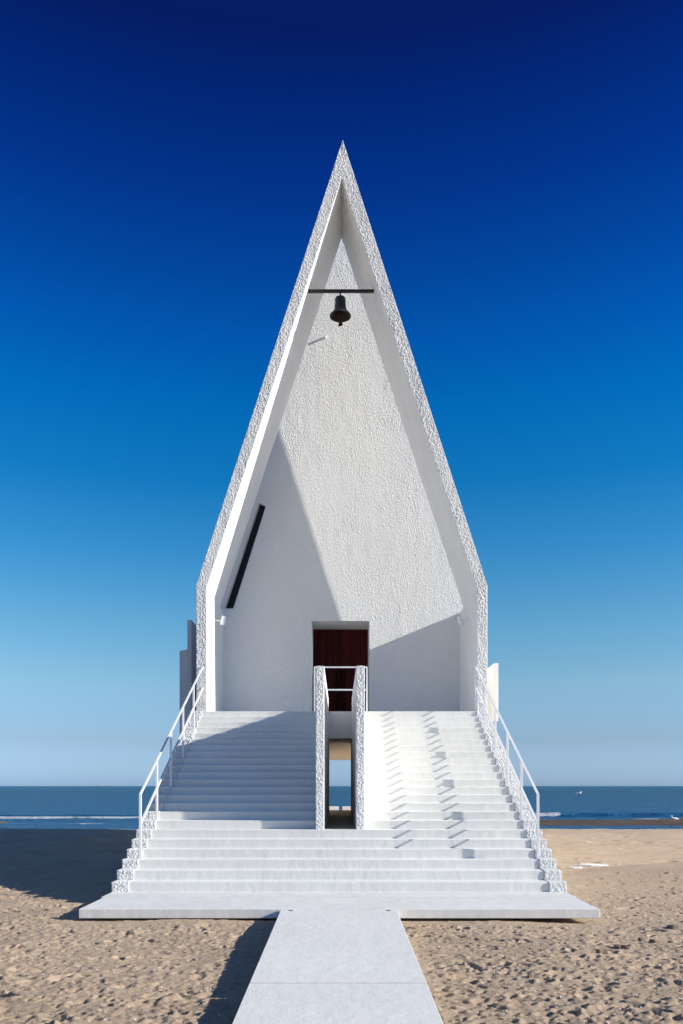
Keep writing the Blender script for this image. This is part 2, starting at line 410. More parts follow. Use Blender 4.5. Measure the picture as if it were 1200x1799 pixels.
# path
b_ = MB()
def slab_path(ya, yb, za, zb):
    x = 0.785
    vs = []
    for y, z in ((ya, za), (yb, zb)):
        for dx in (-x, x):
            vs += [(dx-0.015, y, z), (dx-0.015, y, z-0.14)]
    b_.add(vs, [(0,2,6,4), (1,5,7,3), (0,1,3,2), (4,6,7,5), (0,4,5,1), (2,3,7,6)])
slab_path(7.30, 11.168, -0.070, -0.004)
slab_path(3.2, 7.265, -0.140, -0.0702)
slab_path(-4.0, 3.188, -0.21, -0.1402)
path = b_.build('path', M['path'], None, 0.005); tag(path, kind='structure')
for x in (-0.66, 0.655):
    b_ = MB(); b_.lathe([(0.018, 0), (0.034, 0.0), (0.032, 0.003), (0.018, 0.002)], (x, 11.08, -0.006), (0, -0.017, 1), 20)
    b_.build('lifting_point', M['gap'], path)

# ------------------------------------------------------------------ chapel
DF, DR, DB, DE = 19.65, 21.80, 22.45, 34.5      # front face, end of the front hood, facade wall, far end
BX = 0.048
pf = F/DF
def P(px, py, d=DF): return ((px-VX)*d/F, H + (HY-py)*d/F)
kz_o = P(0, 1028)[1]; kz_i = P(0, 1031)[1]
ox = 3.475; ix = 3.222
apo = (P(602, 246)[0], P(602, 246)[1]); api = (P(600.5, 313)[0], P(600.5, 313)[1])
zb = 2.81
outer = [(BX-ox, zb), (BX-ox, kz_o), apo, (BX+ox, kz_o), (BX+ox, zb)]
chapel = empty('chapel', (BX, DF, -0.2), 'tall white stucco chapel with a steep pointed gable and deep recessed front', 'chapel')
# front hood: the folded roof and walls standing before the facade wall
hood = [(BX-ox, 0.0), (BX-ox, kz_o), apo, (BX+ox, kz_o), (BX+ox, 0.0), (BX+ix, 0.0), (BX+ix, kz_i), api, (BX-ix, kz_i), (BX-ix, 0.0)]
b_ = MB(); b_.prism(hood, DF, DR, 0, 1, front=False)
hv = [(x, DF, z) for x, z in hood]
for q, sd_ in (((0, 9, 8, 1), 60), ((1, 8, 7, 2), 60), ((3, 6, 7, 2), 60), ((4, 5, 6, 3), 60)):
    a, b, c, d = (hv[k] for k in q)
    b_.patch(a, b, c, d, 0.0088, 0.0074, (0, -1, 0), 0, edges=(0, 1, 0, 1), freq=38)
b_.build('gable_hood', [M['rough'], M['smooth']], chapel)
for sg in (-1, 1):
    b_ = MB(); b_.prism([(BX+sg*ix, 0.0), (BX+sg*ox, 0.0), (BX+sg*ox, kz_o-0.03), (BX+sg*ix, kz_i-0.03)], DR+0.001, DB, 1, 1)
    b_.build('side_wall', [M['rough'], M['smooth']], chapel)
# facade wall with the door recess and the slanted slot
def PB(px, py): return P(px, py, DB)
dx0, dx1, dz1 = PB(548, 0)[0], PB(649, 0)[0], PB(0, 1091)[1]
slotF = [PB(453.5, 883), PB(467.5, 889.5), PB(410.5, 1070), PB(392, 1070)]
DG = DB+0.22
slotB = [P(457, 886, DG), P(466.5, 890.5, DG), P(410, 1068, DG), P(397, 1069, DG)]
e = 0.0
fw = [(BX-ox, zb), (BX-ox, kz_o), apo, (BX+ox, kz_o), (BX+ox, zb)]
doorhole = [(dx0, Z0+0.001), (dx1, Z0+0.001), (dx1, dz1), (dx0, dz1)]
b_ = MB()
b_.prism(fw, DB, DG, 0, 1, holes=[doorhole, slotF], holes_back=[doorhole, slotB], front=False)
zA = PB(0, 872)[1]; zK = kz_o
def edge_x(z, sgn): return apo[0] + (BX+sgn*ox-apo[0])*(apo[1]-z)/(apo[1]-kz_o)
Ls = PB(478, 872)[0]; Lb = dx0; zD = dz1
def fp(x, z): return (x, DB, z)
def fade_left(x, z):
    lx = Ls + (Lb-Ls)*(zA-z)/(zA-zD)
    f = sstep(0.0, 0.8, x-np.minimum(lx, Lb))
    return np.where(z < zA, f, f + (1-f)*sstep(0, 1.0, z-zA))
kw = dict(step=0.0125, amp=0.0042, nrm=(0, -1, 0), mi=0, freq=36, mask=fade_left)
b_.patch(fp(edge_x(zA, -1), zA), fp(edge_x(zA, 1), zA), fp(*apo), fp(*apo), edges=(0, 0, 0, 0), **kw)
b_.patch(fp(Lb, zD), fp(edge_x(zD, 1) if zD > zK else BX+ox, zD), fp(edge_x(zA, 1), zA), fp(Ls, zA), edges=(0, 0, 0, 0), **kw)
b_.patch(fp(dx1, zb), fp(BX+ox, zb), fp(BX+ox, zD), fp(dx1, zD), edges=(0, 0, 0, 0), **kw)
left = [(BX-ox, zb), (BX-ox, zK), (edge_x(zA, -1), zA), (Ls, zA), (Lb, zD), (Lb, Z0+0.001), (dx1, Z0+0.001), (dx1, zb)]
tr_ = tessellate_polygon([[Vector((x, z, 0)) for x, z in left], [Vector((x, z, 0)) for x, z in slotF]])
b_.add([fp(x, z) for x, z in left+slotF], [tuple(t) for t in tr_], 0)
b_.build('facade_wall', [M['wall'], M['smooth']], chapel)
b_ = MB()
b_.prism(fw, DG+0.02, 24.0, 1, 1, holes=[doorhole])
b_.build('inner_wall', [M['wall'], M['smooth']], chapel)
sl = MB(); sl.prism([(x+dx, z+dz) for (x, z), dx, dz in zip(slotB, (-.05, .05, .05, -.05), (.05, .05, -.05, -.05))], DG-0.001+0.002, DG+0.012)
win = sl.build('slot_window', M['glass'], chapel)
# nave behind
b_ = MB(); b_.prism(fw, 24.002, DE, 0, 0); b_.build('nave', [M['wall']], chapel)
# floor slab with cream underside
b_ = MB(); b_.box(BX-ix+0.002, BX+ix-0.002, 19.67, DE, 2.86, Z0-0.001); b_.build('floor_slab', M['step'], chapel)
b_ = MB(); b_.box(-0.5, 0.5, 19.61, 19.669, 2.81, Z0-0.0005); b_.build('threshold_beam', M['smooth'], chapel)
b_ = MB(); b_.box(BX-ix+0.003, BX+ix-0.003, 19.70, 35.8, 2.80, 2.859); b_.build('underside', M['cream'], chapel)
for x in (-3.1, 3.1):
    for y in (25.0, 28.5, 32.0):
        b_ = MB(); b_.lathe([(0.16, -0.5), (0.16, 2.80)], (x, y, 0), seg=24); b_.build('column', M['smooth'], chapel, smooth=False)
# door
DD = 23.66
dl = MB(); mid = (dx0+dx1)/2
for k, (xa, xb) in enumerate(((dx0-0.01, mid-0.002), (mid+0.002, dx1+0.01))):
    b_ = MB(); n = 6
    for i in range(n):
        x0 = xa+(xb-xa)*i/n; x1 = xa+(xb-xa)*(i+1)/n
        b_.box(x0+0.002, x1-0.002, DD, DD+0.05, Z0, dz1+0.02)
    b_.box(xa, xb, DD+0.012, DD+0.045, Z0+0.01, dz1)
    d = b_.build('door_leaf', M['wood'], chapel)
    hx = mid + (-0.085 if k == 0 else 0.085)
    b_ = MB(); b_.box(hx-0.055, hx+0.055, DD-0.045, DD-0.001, Z0+0.35, Z0+1.55); b_.build('handle', M['darkwood'], d, 0.006)
# beam under the peak
bz = H + (HY-511.5)*20.03/F
b_ = MB(); b_.box((541-VX)*20.03/F, (657-VX)*20.03/F, 20.0, 20.07, bz-0.031, bz+0.031); b_.build('bell_beam', M['iron'], chapel, 0.004)
# drain pipe in the facade
px, pz = PB(571.5, 593)
b_ = MB(); b_.lathe([(0.024, 0), (0.032, 0), (0.032, 0.13), (0.024, 0.13), (0.024, 0.02)], (px, DB-0.095, pz), (0, 1, 0), 20); dp = b_.build('drain_spout', M['paint'], chapel, smooth=False)
b_ = MB(); b_.lathe([(0.0235, 0), (0.0235, 0.004)], (px, DB-0.0945, pz), (0, 1, 0), 16); b_.build('spout_opening', M['gap'], dp)
# side bays behind: right fin, left fin and left block
def fin(x0, x1, y0, y1, z0, z1, name='side_fin'):
    b_ = MB(); b_.box(x0, x1, y0, y1, z0, z1, 0); return b_.build(name, M['bay'] if x0 > 0 else M['bay_shade'], chapel, 0.01)
def X(px, d): return (px-VX)*d/F
def Z(py, d): return H+(HY-py)*d/F
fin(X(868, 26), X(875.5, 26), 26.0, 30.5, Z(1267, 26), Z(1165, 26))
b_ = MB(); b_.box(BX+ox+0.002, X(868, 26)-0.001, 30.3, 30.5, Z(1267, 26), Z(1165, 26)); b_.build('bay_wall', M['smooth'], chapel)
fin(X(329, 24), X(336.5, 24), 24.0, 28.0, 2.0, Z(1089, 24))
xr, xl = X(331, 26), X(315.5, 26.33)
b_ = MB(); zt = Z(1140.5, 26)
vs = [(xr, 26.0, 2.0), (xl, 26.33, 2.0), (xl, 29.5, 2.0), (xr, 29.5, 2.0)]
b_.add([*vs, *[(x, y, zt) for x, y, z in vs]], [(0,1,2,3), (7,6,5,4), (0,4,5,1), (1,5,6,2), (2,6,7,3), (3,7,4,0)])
b_.build('bay_wall', M['bay_shade'], chapel)
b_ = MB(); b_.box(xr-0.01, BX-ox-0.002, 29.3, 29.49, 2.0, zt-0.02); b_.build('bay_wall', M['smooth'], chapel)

# low walls at the far end, seen through the passage
for x0, x1, lab in ((X(560, 34.6), X(595, 34.6), 'low white wall left of the gap at the far end of the passage'),
                    (X(601.5, 34.6), X(640, 34.6), 'low white wall right of the gap at the far end of the passage')):
    b_ = MB(); b_.box(x0, x1, 34.6, 34.9, -0.7, Z(1417, 34.6)); o = b_.build('low_wall', M['smooth'], None, 0.01)
    tag(o, lab, 'low wall', 'low walls beyond the passage')

# ------------------------------------------------------------------ handrails
def rail(sg):
    yb, zb_ = nos(20); yb += 0.07
    root = empty('handrail', (SX+sg*3.29, yb, zb_), 'white two-bar handrail along the %s edge of the stairs' % ('right' if sg > 0 else 'left'), 'handrail', 'handrails flanking the stairs')
    tops = []
    for j in range(20, -1, -4):
        y, z = nos(j); y += 0.07; x = SX+sg*(3.262+0.040*j/20)
        top = z+1.085 if j else z+1.07
        b_ = MB(); b_.box(x-0.02, x+0.02, y-0.018, y+0.018, z, top-(0.0 if j in (20, 0) else 0.02)); b_.build('post', M['paint'], root, 0.003)
        tops.append((y, top, z))
    for off, nm in ((0, 'top_rail'), (0.50, 'middle_rail')):
        b_ = MB()
        p = Vector((SX+sg*3.302, tops[0][0], tops[0][1]-off)); q = Vector((SX+sg*3.262, tops[-1][0], tops[-1][1]-off))
        b_.bar(p - (q-p).normalized()*0.012, q + (q-p).normalized()*0.01, 0.040, 0.020)
        b_.build(nm, M['paint'], root, 0.003)
rail(-1); rail(1)
# guard rail before the door
gy = 20.15
ga, gb = X(551.5, gy), X(645.5, gy)
gr = empty('guard_rail', ((ga+gb)/2, gy, Z0), 'short white metal guard rail with two level bars before the chapel door', 'guard rail')
for x in (ga+0.015, gb-0.015):
    b_ = MB(); b_.box(x-0.018, x+0.018, gy-0.018, gy+0.018, Z0, Z(1172, gy)); b_.build('post', M['paint'], gr, 0.003)
for py, nm in ((1172.3, 'top_rail'), (1212, 'middle_rail')):
    z = Z(py, gy); b_ = MB(); b_.box(ga+0.002, gb-0.002, gy-0.014, gy+0.014, z-0.018, z+0.018); b_.build(nm, M['paint'], gr, 0.003)

# ------------------------------------------------------------------ bell
bx, by = X(598, 20.03), 20.035
btop = Z(522, 20.03); bell_h = Z(522, 20.03)-Z(556, 20.03)
bell = empty('bell', (bx, by, btop-bell_h), 'dark bronze bell hanging from the beam under the gable peak', 'bell')
Rr = 0.258; hh = bell_h
prof = [(0.0, hh), (0.30*Rr, hh*0.998), (0.44*Rr, hh*0.965), (0.495*Rr, hh*0.91), (0.50*Rr, hh*0.80), (0.515*Rr, hh*0.6), (0.55*Rr, hh*0.42), (0.63*Rr, hh*0.28), (0.76*Rr, hh*0.17), (0.93*Rr, hh*0.10), (1.0*Rr, hh*0.045), (1.0*Rr, 0.0), (0.93*Rr, 0.0)]
b_ = MB(); b_.lathe([(max(r, 0.001), t) for r, t in reversed(prof)], (bx, by, btop-bell_h), seg=48)
b_.f.pop(-2); b_.mi.pop(-2)
b_.build('shell', M['bronze'], bell, smooth=True)
inn = [(0.93*Rr, 0.0), (0.88*Rr, 0.05*hh), (0.70*Rr, 0.17*hh), (0.55*Rr, 0.28*hh), (0.46*Rr, 0.45*hh), (0.43*Rr, 0.85*hh), (0.001, 0.93*hh)]
b_ = MB(); b_.lathe(inn, (bx, by, btop-bell_h), seg=48); b_.f.pop(-2); b_.mi.pop(-2)
b_.build('inner_shell', M['rust'], bell, smooth=True)
b_ = MB(); b_.bar((bx, by, btop-0.01), (bx, by, bz-0.03), 0.035, 0.02, up=(0, 1, 0)); b_.lathe([(0.012, 0), (0.05, 0.006), (0.045, 0.03), (0.012, 0.04)], (bx, by, btop-0.012), seg=20); b_.build('hanger', M['iron'], bell)
b_ = MB(); b_.bar((bx, by, btop-0.06), (bx+0.01, by, Z(565, 20.03)), 0.03, 0.02, up=(0, 1, 0)); b_.build('clapper', M['rust'], bell)
b_ = MB()
zc = Z(567.5, 20.03)
b_.prism([(bx-0.028, zc+0.05), (bx+0.035, zc+0.05), (bx+0.062, zc-0.045), (bx+0.0, zc-0.075), (bx-0.055, zc-0.085)], by-0.006, by+0.006)
b_.build('clapper_tail', M['rust'], bell)

# ------------------------------------------------------------------ wall lights
def wall_light(sg):
    y = 20.9; z = Z(1090.5, 20.9); xw = BX+sg*ix
    root = empty('wall_light', (xw, y, z), ('white cylinder spotlight on the left inner wall under the slanted slot' if sg < 0 else 'white cylinder spotlight on the shaded right inner wall of the porch'), 'wall light', 'cylinder wall lights')
    b_ = MB(); b_.lathe([(0.042, 0), (0.042, 0.014), (0.03, 0.02)], (xw, y, z+0.015), (-sg, 0, 0), 24); b_.build('mount', M['paint'], root)
    b_ = MB(); b_.lathe([(0.014, 0), (0.014, 0.155)], (xw-sg*0.005, y, z), (-sg, 0, 0), 16)
    b_.build('arm', M['paint'], root)
    ax = Vector((-sg*0.24, -0.10, 1)).normalized()
    c = Vector((xw-sg*0.215, y-0.01, z))
    b_ = MB(); b_.lathe([(0.04, -0.115), (0.056, -0.113), (0.060, -0.108), (0.060, 0.106), (0.054, 0.113), (0.03, 0.115)], c, ax, 32); hd = b_.build('lamp_head', M['paint'], root, smooth=False)
    b_ = MB(); b_.lathe([(0.046, -0.1165), (0.046, -0.112)], c, ax, 24); b_.build('lamp_glass', M['lens'], hd)
wall_light(-1); wall_light(1)

# ------------------------------------------------------------------ terrain
SEA = -0.80
def ground(x, y):
    z = -0.215 + 0.05*vnoise(x*0.35+3, y*0.35, 1) + 0.05*vnoise(x*0.9, y*0.9, 2)
    # dune on the right
    z = z + 0.44*np.exp(-(((x-8.0)/3.0)**2 + ((y-16.2)/2.1)**2))
    z = z + 0.10*np.exp(-(((x+12)/5)**2 + ((y-22)/3)**2)) + 0.30*np.maximum(vnoise(x*0.45+9, y*0.3, 5), -0.1)*sstep(20, 26, y)*(1-sstep(36, 42, y))*(0.25+0.75*sstep(-3, -6, x)) + 0.10*vnoise(x*1.3, y*0.9, 15)*sstep(14, 19, y)*(1-sstep(34, 40, y))*sstep(-3, -5, x) + 0.03*vnoise(x*0.8+2, y*2.2, 16)*sstep(15, 19, y)*(1-sstep(34, 40, y))
    # fall to the sea
    edge = 43.4 + 1.2*vnoise(x*0.08, y*0+0.3, 6)*2
    z = z - sstep(30, 37, y)*0.10
    z = z*(1-sstep(edge-6, edge+0.8, y)) + (SEA-0.07)*sstep(edge-6, edge+0.8, y)
    z = z - 0.35*sstep(edge, edge+3, y)
    # sand bar
    bar_mid = 55.5 + 1.6*vnoise(x*0.06, y*0+2.2, 7)
    half = (4.3+1.6*vnoise(x*0.25, y*0+1, 17))*sstep(-4, 4, x) + 3.0*sstep(-21.5, -25, x) 
    half = np.maximum(half, 0.01)
    t = np.clip(1-np.abs(y-bar_mid)/half, -1, 1)
    barz = SEA + 0.02 + 0.10*np.tanh(t*3) + 0.03*vnoise(x*0.3, y*1.1, 8)
    z = np.where((t > -0.9) & (half > 0.5), np.maximum(z, barz), z)
    z = z - 3.0*sstep(66, 160, y)
    # near the slabs
    z = z + 0.035*np.exp(-((y-11.2)/0.5)**2)*(np.abs(x) < 4.5)
    return z
def axis_samples(lo, hi, dense0, dense1, step, grow):
    a = list(np.arange(dense0, dense1, step)); s = step; p = a[-1]
    while p < hi: s *= grow; p += s; a.append(p)
    s = step; p = dense0; pre = []
    while p > lo: s *= grow; p -= s; pre.append(p)
    return np.array(pre[::-1] + a)
def depth_samples():
    a = []; p = 5.6
    while p < 70: a.append(p); p += max(0.0155, 0.00012*p*p)
    s = 0.5
    while p < 900: a.append(p); p += s; s *= 1.15
    pre = []; q = 5.6; s = 0.04
    while q > -120: q -= s; s *= 1.14; pre.append(q)
    return np.array(pre[::-1] + a)
gx = axis_samples(-900, 900, -6.2, 6.6, 0.0155, 1.020)
gy_ = depth_samples()
XX, YY = np.meshgrid(gx, gy_)
ZZ = ground(XX, YY)
near = (1-sstep(15, 24, YY)*0.75)*(1-sstep(34, 42, YY)*0.9)*(sstep(2, 5, YY)*1.0)*(1-sstep(9, 16, np.abs(XX)))
smoothdune = 1 - 0.9*np.exp(-(((XX-7.6)/3.4)**2 + ((YY-16.6)/2.4)**2))
tr = near*smoothdune
wob = vnoise(XX*0.8, YY*0.8, 14)*0.25
ZZ += tr*(0.022*vnoise(XX*1.9+wob, YY*2.6, 21) + 0.010*np.abs(vnoise(XX*7.5+wob*3, YY*10.5, 22)) + 0.008*vnoise(XX*15, YY*20, 23)*(0.5+1.3*(vnoise(XX*1.3, YY*1.5, 25)+0.5)) + 0.0065*vnoise(XX*29, YY*36, 24) + 0.005*vnoise(XX*52, YY*60, 26))
# footprints and scuffs
for k in range(24000):
    y = 5.8 + (rng.random()**1.35)*14; hw = min(9.5, 0.46*y+0.6)
    x = rng.uniform(-hw, hw)
    if abs(x) < 0.85: continue
    if 10.9 < y and abs(x) < 3.8: continue
    if rng.random() < np.exp(-(((x-7.6)/3.4)**2 + ((y-16.6)/2.4)**2))*1.3: continue
    big = rng.random() < 0.075
    r1 = rng.uniform(0.030, 0.058) if big else rng.uniform(0.011, 0.026); r2 = r1*rng.uniform(1.0, 2.6); an = rng.normal(0.15, 0.6); dep = r1*rng.uniform(0.25, 0.8)
    if rng.random() < 0.30: dep = -dep*0.55
    i0, i1 = np.searchsorted(gy_, [y-r2*2.4, y+r2*2.4]); j0, j1 = np.searchsorted(gx, [x-r2*2.4, x+r2*2.4])
    if i1 <= i0 or j1 <= j0: continue
    u = XX[i0:i1, j0:j1]-x; v = YY[i0:i1, j0:j1]-y
    a = (u*math.cos(an)+v*math.sin(an))/r2; b2 = (-u*math.sin(an)+v*math.cos(an))/r1
    q = a*a+b2*b2
    ZZ[i0:i1, j0:j1] += -dep*np.exp(-q*q) + dep*0.30*np.exp(-((np.sqrt(q)-1.5)/0.4)**2)
for k in range(1500):
    y = rng.uniform(17, 40); x = rng.uniform(-17, 17)
    if vnoise(np.array(x*0.25), np.array(y*0.35), 51) < 0.02 and rng.random() < 0.8: continue
    if y < 19 and abs(x) < 4: continue
    r1 = rng.uniform(0.07, 0.16); r2 = r1*rng.uniform(1.0, 2.2); dep = r1*rng.uniform(0.2, 0.45)
    i0, i1 = np.searchsorted(gy_, [y-r2*2.4, y+r2*2.4]); j0, j1 = np.searchsorted(gx, [x-r2*2.4, x+r2*2.4])
    if i1 <= i0 or j1 <= j0: continue
    q = ((XX[i0:i1, j0:j1]-x)/r2)**2 + ((YY[i0:i1, j0:j1]-y)/r1)**2
    ZZ[i0:i1, j0:j1] += -dep*np.exp(-q*q) + dep*0.4*np.exp(-((np.sqrt(q)-1.5)/0.4)**2)
# wheel tracks across the flat beach
for off in (0.0, 1.5):
    d_ = YY - (27.5 + off - 0.10*(XX-8)) - 0.3*vnoise(XX*0.2, YY*0, 52)
    ZZ += -0.045*np.exp(-(d_/0.13)**2)*sstep(4, 5, XX)*(1-sstep(26, 30, XX)) + 0.02*np.exp(-((np.abs(d_)-0.28)/0.1)**2)*sstep(4, 5, XX)*(1-sstep(26, 30, XX))
# keep the sand below the slabs
under = (YY > 11.14) & (YY < 13.1) & (np.abs(XX) < 3.62); ZZ = np.where(under, np.minimum(ZZ, -0.17), ZZ)
under = (YY < 11.3) & (np.abs(XX+0.015) < 0.83); ZZ = np.where(under, np.minimum(ZZ, -0.24), ZZ)
def grid_object(name, xs, ys, Zm, mat, attrs=None, smooth=True):
    ny, nx = Zm.shape; Xg, Yg = np.meshgrid(xs, ys)
    co = np.stack([Xg, Yg, Zm], -1).reshape(-1, 3).astype(np.float32)
    idx = np.arange(ny*nx).reshape(ny, nx)
    q = np.stack([idx[:-1, :-1], idx[:-1, 1:], idx[1:, 1:], idx[1:, :-1]], -1).reshape(-1, 4)
    me = bpy.data.meshes.new(name); me.vertices.add(len(co)); me.vertices.foreach_set('co', co.ravel())
    me.loops.add(q.size); me.loops.foreach_set('vertex_index', q.ravel().astype(np.int32))
    me.polygons.add(len(q)); me.polygons.foreach_set('loop_start', np.arange(0, q.size, 4, dtype=np.int32))
    me.polygons.foreach_set('use_smooth', np.full(len(q), smooth))
    me.update(calc_edges=True)
    for k, a in (attrs or {}).items():
        at = me.attributes.new(k, 'FLOAT', 'POINT'); at.data.foreach_set('value', a.ravel().astype(np.float32))
    me.materials.append(mat); me.validate()
    o = bpy.data.objects.new(name, me); col.objects.link(o); return o
tag(grid_object('ground', gx, gy_, ZZ, M['sand']), kind='structure')
def gz(x, y):
    i = min(max(np.searchsorted(gy_, y), 0), len(gy_)-1); j = min(max(np.searchsorted(gx, x), 0), len(gx)-1)
    return float(ZZ[i, j])

# sea with small breaking ridges and foam near the shore
def seaaxis(hi, d, step, g):
    a = list(np.arange(0, d, step)); s = step; p = a[-1]
    while p < hi: s *= g; p += s; a.append(p)
    return a
ax_ = seaaxis(40000, 60, 0.4, 1.12); sxs = np.array([-v for v in ax_[:0:-1]] + ax_)
sy = list(np.arange(38, 76, 0.16)); p = sy[-1]; s = 0.2
while p < 60000: p += s; s *= 1.10; sy.append(p)
sy = np.array(sy)
SXX, SYY = np.meshgrid(sxs, sy)
sz = np.full(SXX.shape, SEA); foam = np.zeros(SXX.shape)
def crest(yc, amp, wid, fx, fstr, fw, seed, wav=0.8):
    global sz, foam
    c = yc + wav*vnoise(SXX*0.07+seed, SXX*0+seed, seed) + 0.3*vnoise(SXX*0.5, SXX*0, seed+1)
    d = SYY-c
    m = fx(SXX)
    sz = sz + amp*np.exp(-(d/wid)**2)*np.clip(m+0.35, 0, 1)
    foam = np.maximum(foam, fstr*m*np.exp(-((d+wid*0.5)/fw)**2)*(0.75+0.6*vnoise(SXX*0.35, SYY*0.2, seed+2)))
crest(63.2, 0.13, 0.7, lambda x: sstep(0, -12, x)*(0.78+0.7*np.clip(vnoise(x*0.12, x*0, 40)+0.3, 0, 1)), 1.10, 0.85, 31)
crest(58.6, 0.07, 0.5, lambda x: sstep(0, -8, x)*(0.35+np.clip(vnoise(x*0.2, x*0, 41)+0.35, 0, 1)), 1.0, 0.5, 33)
crest(67.0, 0.20, 0.8, lambda x: sstep(11, 13, x)*(1-sstep(17.2, 18.6, x)), 1.3, 0.9, 35, 0.2)
crest(67.2, 0.26, 0.9, lambda x: sstep(16.5, 19, x)*0.65, 0.0, 0.5, 37, 0.3)
crest(61.6, 0.03, 0.5, lambda x: sstep(5, 9, x)*np.clip(vnoise(x*0.35, x*0, 43)+0.45, 0, 1), 0.75, 0.55, 39, 0.5)
crest(60.2, 0.02, 0.5, lambda x: sstep(5, 9, x)*np.clip(vnoise(x*0.3+9, x*0, 44)+0.3, 0, 1), 0.7, 0.4, 45, 1.2)
crest(44.0, 0.01, 0.5, lambda x: sstep(-4, -7, x)*(1-sstep(-9, -12.5, x)*0.8), 0.75, 0.3, 47, 0.2)
crest(54.0, 0.02, 0.5, lambda x: sstep(-3, -9, x)*np.clip(vnoise(x*0.3+4, x*0, 48)+0.4, 0, 1), 0.95, 0.5, 49)
crest(49.5, 0.015, 0.4, lambda x: sstep(-3, -9, x)*np.clip(vnoise(x*0.25+7, x*0, 46)+0.25, 0, 1), 0.85, 0.35, 53)
tag(grid_object('sea', sxs, sy, sz, M['sea'], {'foam': foam}), kind='structure')

# ------------------------------------------------------------------ things on the beach
def rock(name, x, y, sx_, sy_, sz_, mat, label, cat='stone', group=None, rot=0.0, sink=0.25, seed=0):
    r = random.Random(seed); import bmesh
    bm = bmesh.new(); bmesh.ops.create_icosphere(bm, subdivisions=3, radius=1)
    for v in bm.verts:
        c = v.co; p = 6.0
        n = (abs(c.x)**p+abs(c.y)**p+abs(c.z)**p)**(-1/p); v.co = c*n
        v.co *= 1 + 0.10*math.sin(3.1*c.x+seed)+0.08*math.sin(4.3*c.y+2*seed)+0.05*r.uniform(-1, 1)
        v.co.x *= sx_/2; v.co.y *= sy_/2; v.co.z *= sz_/2
    me = bpy.data.meshes.new(name); bm.to_mesh(me); bm.free(); me.materials.append(mat)
    o = bpy.data.objects.new(name, me); col.objects.link(o)
    o.location = (x, y, gz(x, y)+sz_*(0.5-sink)); o.rotation_euler = (r.uniform(-.15, .15), r.uniform(-.15, .15), rot)
    return tag(o, label, cat, group)
def at_px(px, py, zz=-0.2):
    for _ in range(6):
        d = (H-zz)*F/(py-HY); x = (px-VX)*d/F; zz = gz(x, d)
    return x, d
def rk(px, py, w_px, h_px, mat, label, seed, rot=0.3, dep=1.0, grp='stones on the sand'):
    x, d = at_px(px, py); s = d/F
    return rock('stone', x, d, w_px*s, w_px*s*dep, h_px*s*1.15, M[mat], label, 'stone', grp, rot, 0.3, seed)
rk(1182, 1630, 15, 9, 'greystone', 'dark stone near the right edge of the sand, topmost of the stones', 3)
rk(1058, 1674, 17, 7, 'stone', 'flat brown brick fragment lying on the sand, leftmost of the brown stones', 5, 0.25, 0.6)
rk(1086, 1666, 9, 7, 'stone', 'small brown stone leaning beside the paler wedge stone', 6, 0.9)
rk(1097, 1668, 11, 7, 'stone', 'wedge of brown stone right of the small brown stone', 8, -0.5, 0.5)
rk(1150, 1656, 14, 7, 'stone', 'low sandy brown stone half buried below the dark stone', 9)
rk(1126, 1653, 8, 5, 'greystone', 'small dark grey stone between the brown wedge and the buried stone', 10)
rk(931, 1717, 7, 6, 'stone', 'small orange brown pebble alone on the sand near the pale shell arc', 12)
rk(950, 1673, 4, 4, 'greystone', 'tiny upright pebble on the sand below the slab edge', 13)
# weathered white slabs
def disc(px, py, wpx, hpx, label, dep, tilt, seed, n=28):
    x, d = at_px(px, py); s = d/F; r = random.Random(seed)
    b_ = MB(); pr = []
    top = []; a = wpx*s/2; t = hpx*s
    outs = [(a*math.cos(2*math.pi*k/n)*(1+r.uniform(-.05, .05)), a*dep*math.sin(2*math.pi*k/n)*(1+r.uniform(-.08, .08))) for k in range(n)]
    vs = [(u, v, 0) for u, v in outs] + [(u, v, t) for u, v in outs] + [(u*0.93, v*0.93, t*1.12) for u, v in outs]
    fs = [tuple(reversed(range(n))), tuple(2*n+k for k in range(n))]
    for k in range(n):
        l = (k+1) % n; fs += [(k, l, n+l, n+k), (n+k, n+l, 2*n+l, 2*n+k)]
    b_.add(vs, fs); o = b_.build('foam_slab', M['foamslab'])
    o.location = (x, d, gz(x, d)-0.01); o.rotation_euler = (0.0, tilt, 0.1)
    return tag(o, label, 'foam slab', 'white slabs on the beach')
disc(1043, 1524, 50, 5, 'thick oval white slab lying on the beach beside the dune', 0.7, 0.03, 4)
disc(1011, 1526, 24, 2, 'thin white slab half buried left of the thick oval slab', 0.6, -0.02, 5)

# shell fragments
b_ = MB(); r = random.Random(5)
for k in range(1700):
    y = 5.9+(r.random()**1.4)*14; hw = 0.43*y+0.4; x = r.uniform(-hw, hw)
    if abs(x) < 0.86 or (y > 11.0 and abs(x) < 3.75): continue
    z = gz(x, y)+0.004; s = r.uniform(0.005, 0.015)*(2.0 if r.random() < 0.06 else 1); n = 5; a0 = r.uniform(0, 6.28)
    nx_, ny_ = r.uniform(-.5, .5), r.uniform(-.5, .5)
    pts = []
    for i in range(n):
        a = a0+i*2*math.pi/n; rr_ = s*r.uniform(0.5, 1.1); u, v = rr_*math.cos(a), rr_*0.8*math.sin(a)
        pts.append((x+u, y+v, z+u*nx_+v*ny_))
    c_ = (x, y, z+s*0.5)
    b_.add(pts+[c_], [(i, (i+1) % n, n) for i in range(n)]+[tuple(reversed(range(n)))])
tag(b_.build('shell_fragments', M['shell']), 'scattered white shell fragments all over the sand', 'shells', kind='stuff')
b_ = MB(); r = random.Random(15)
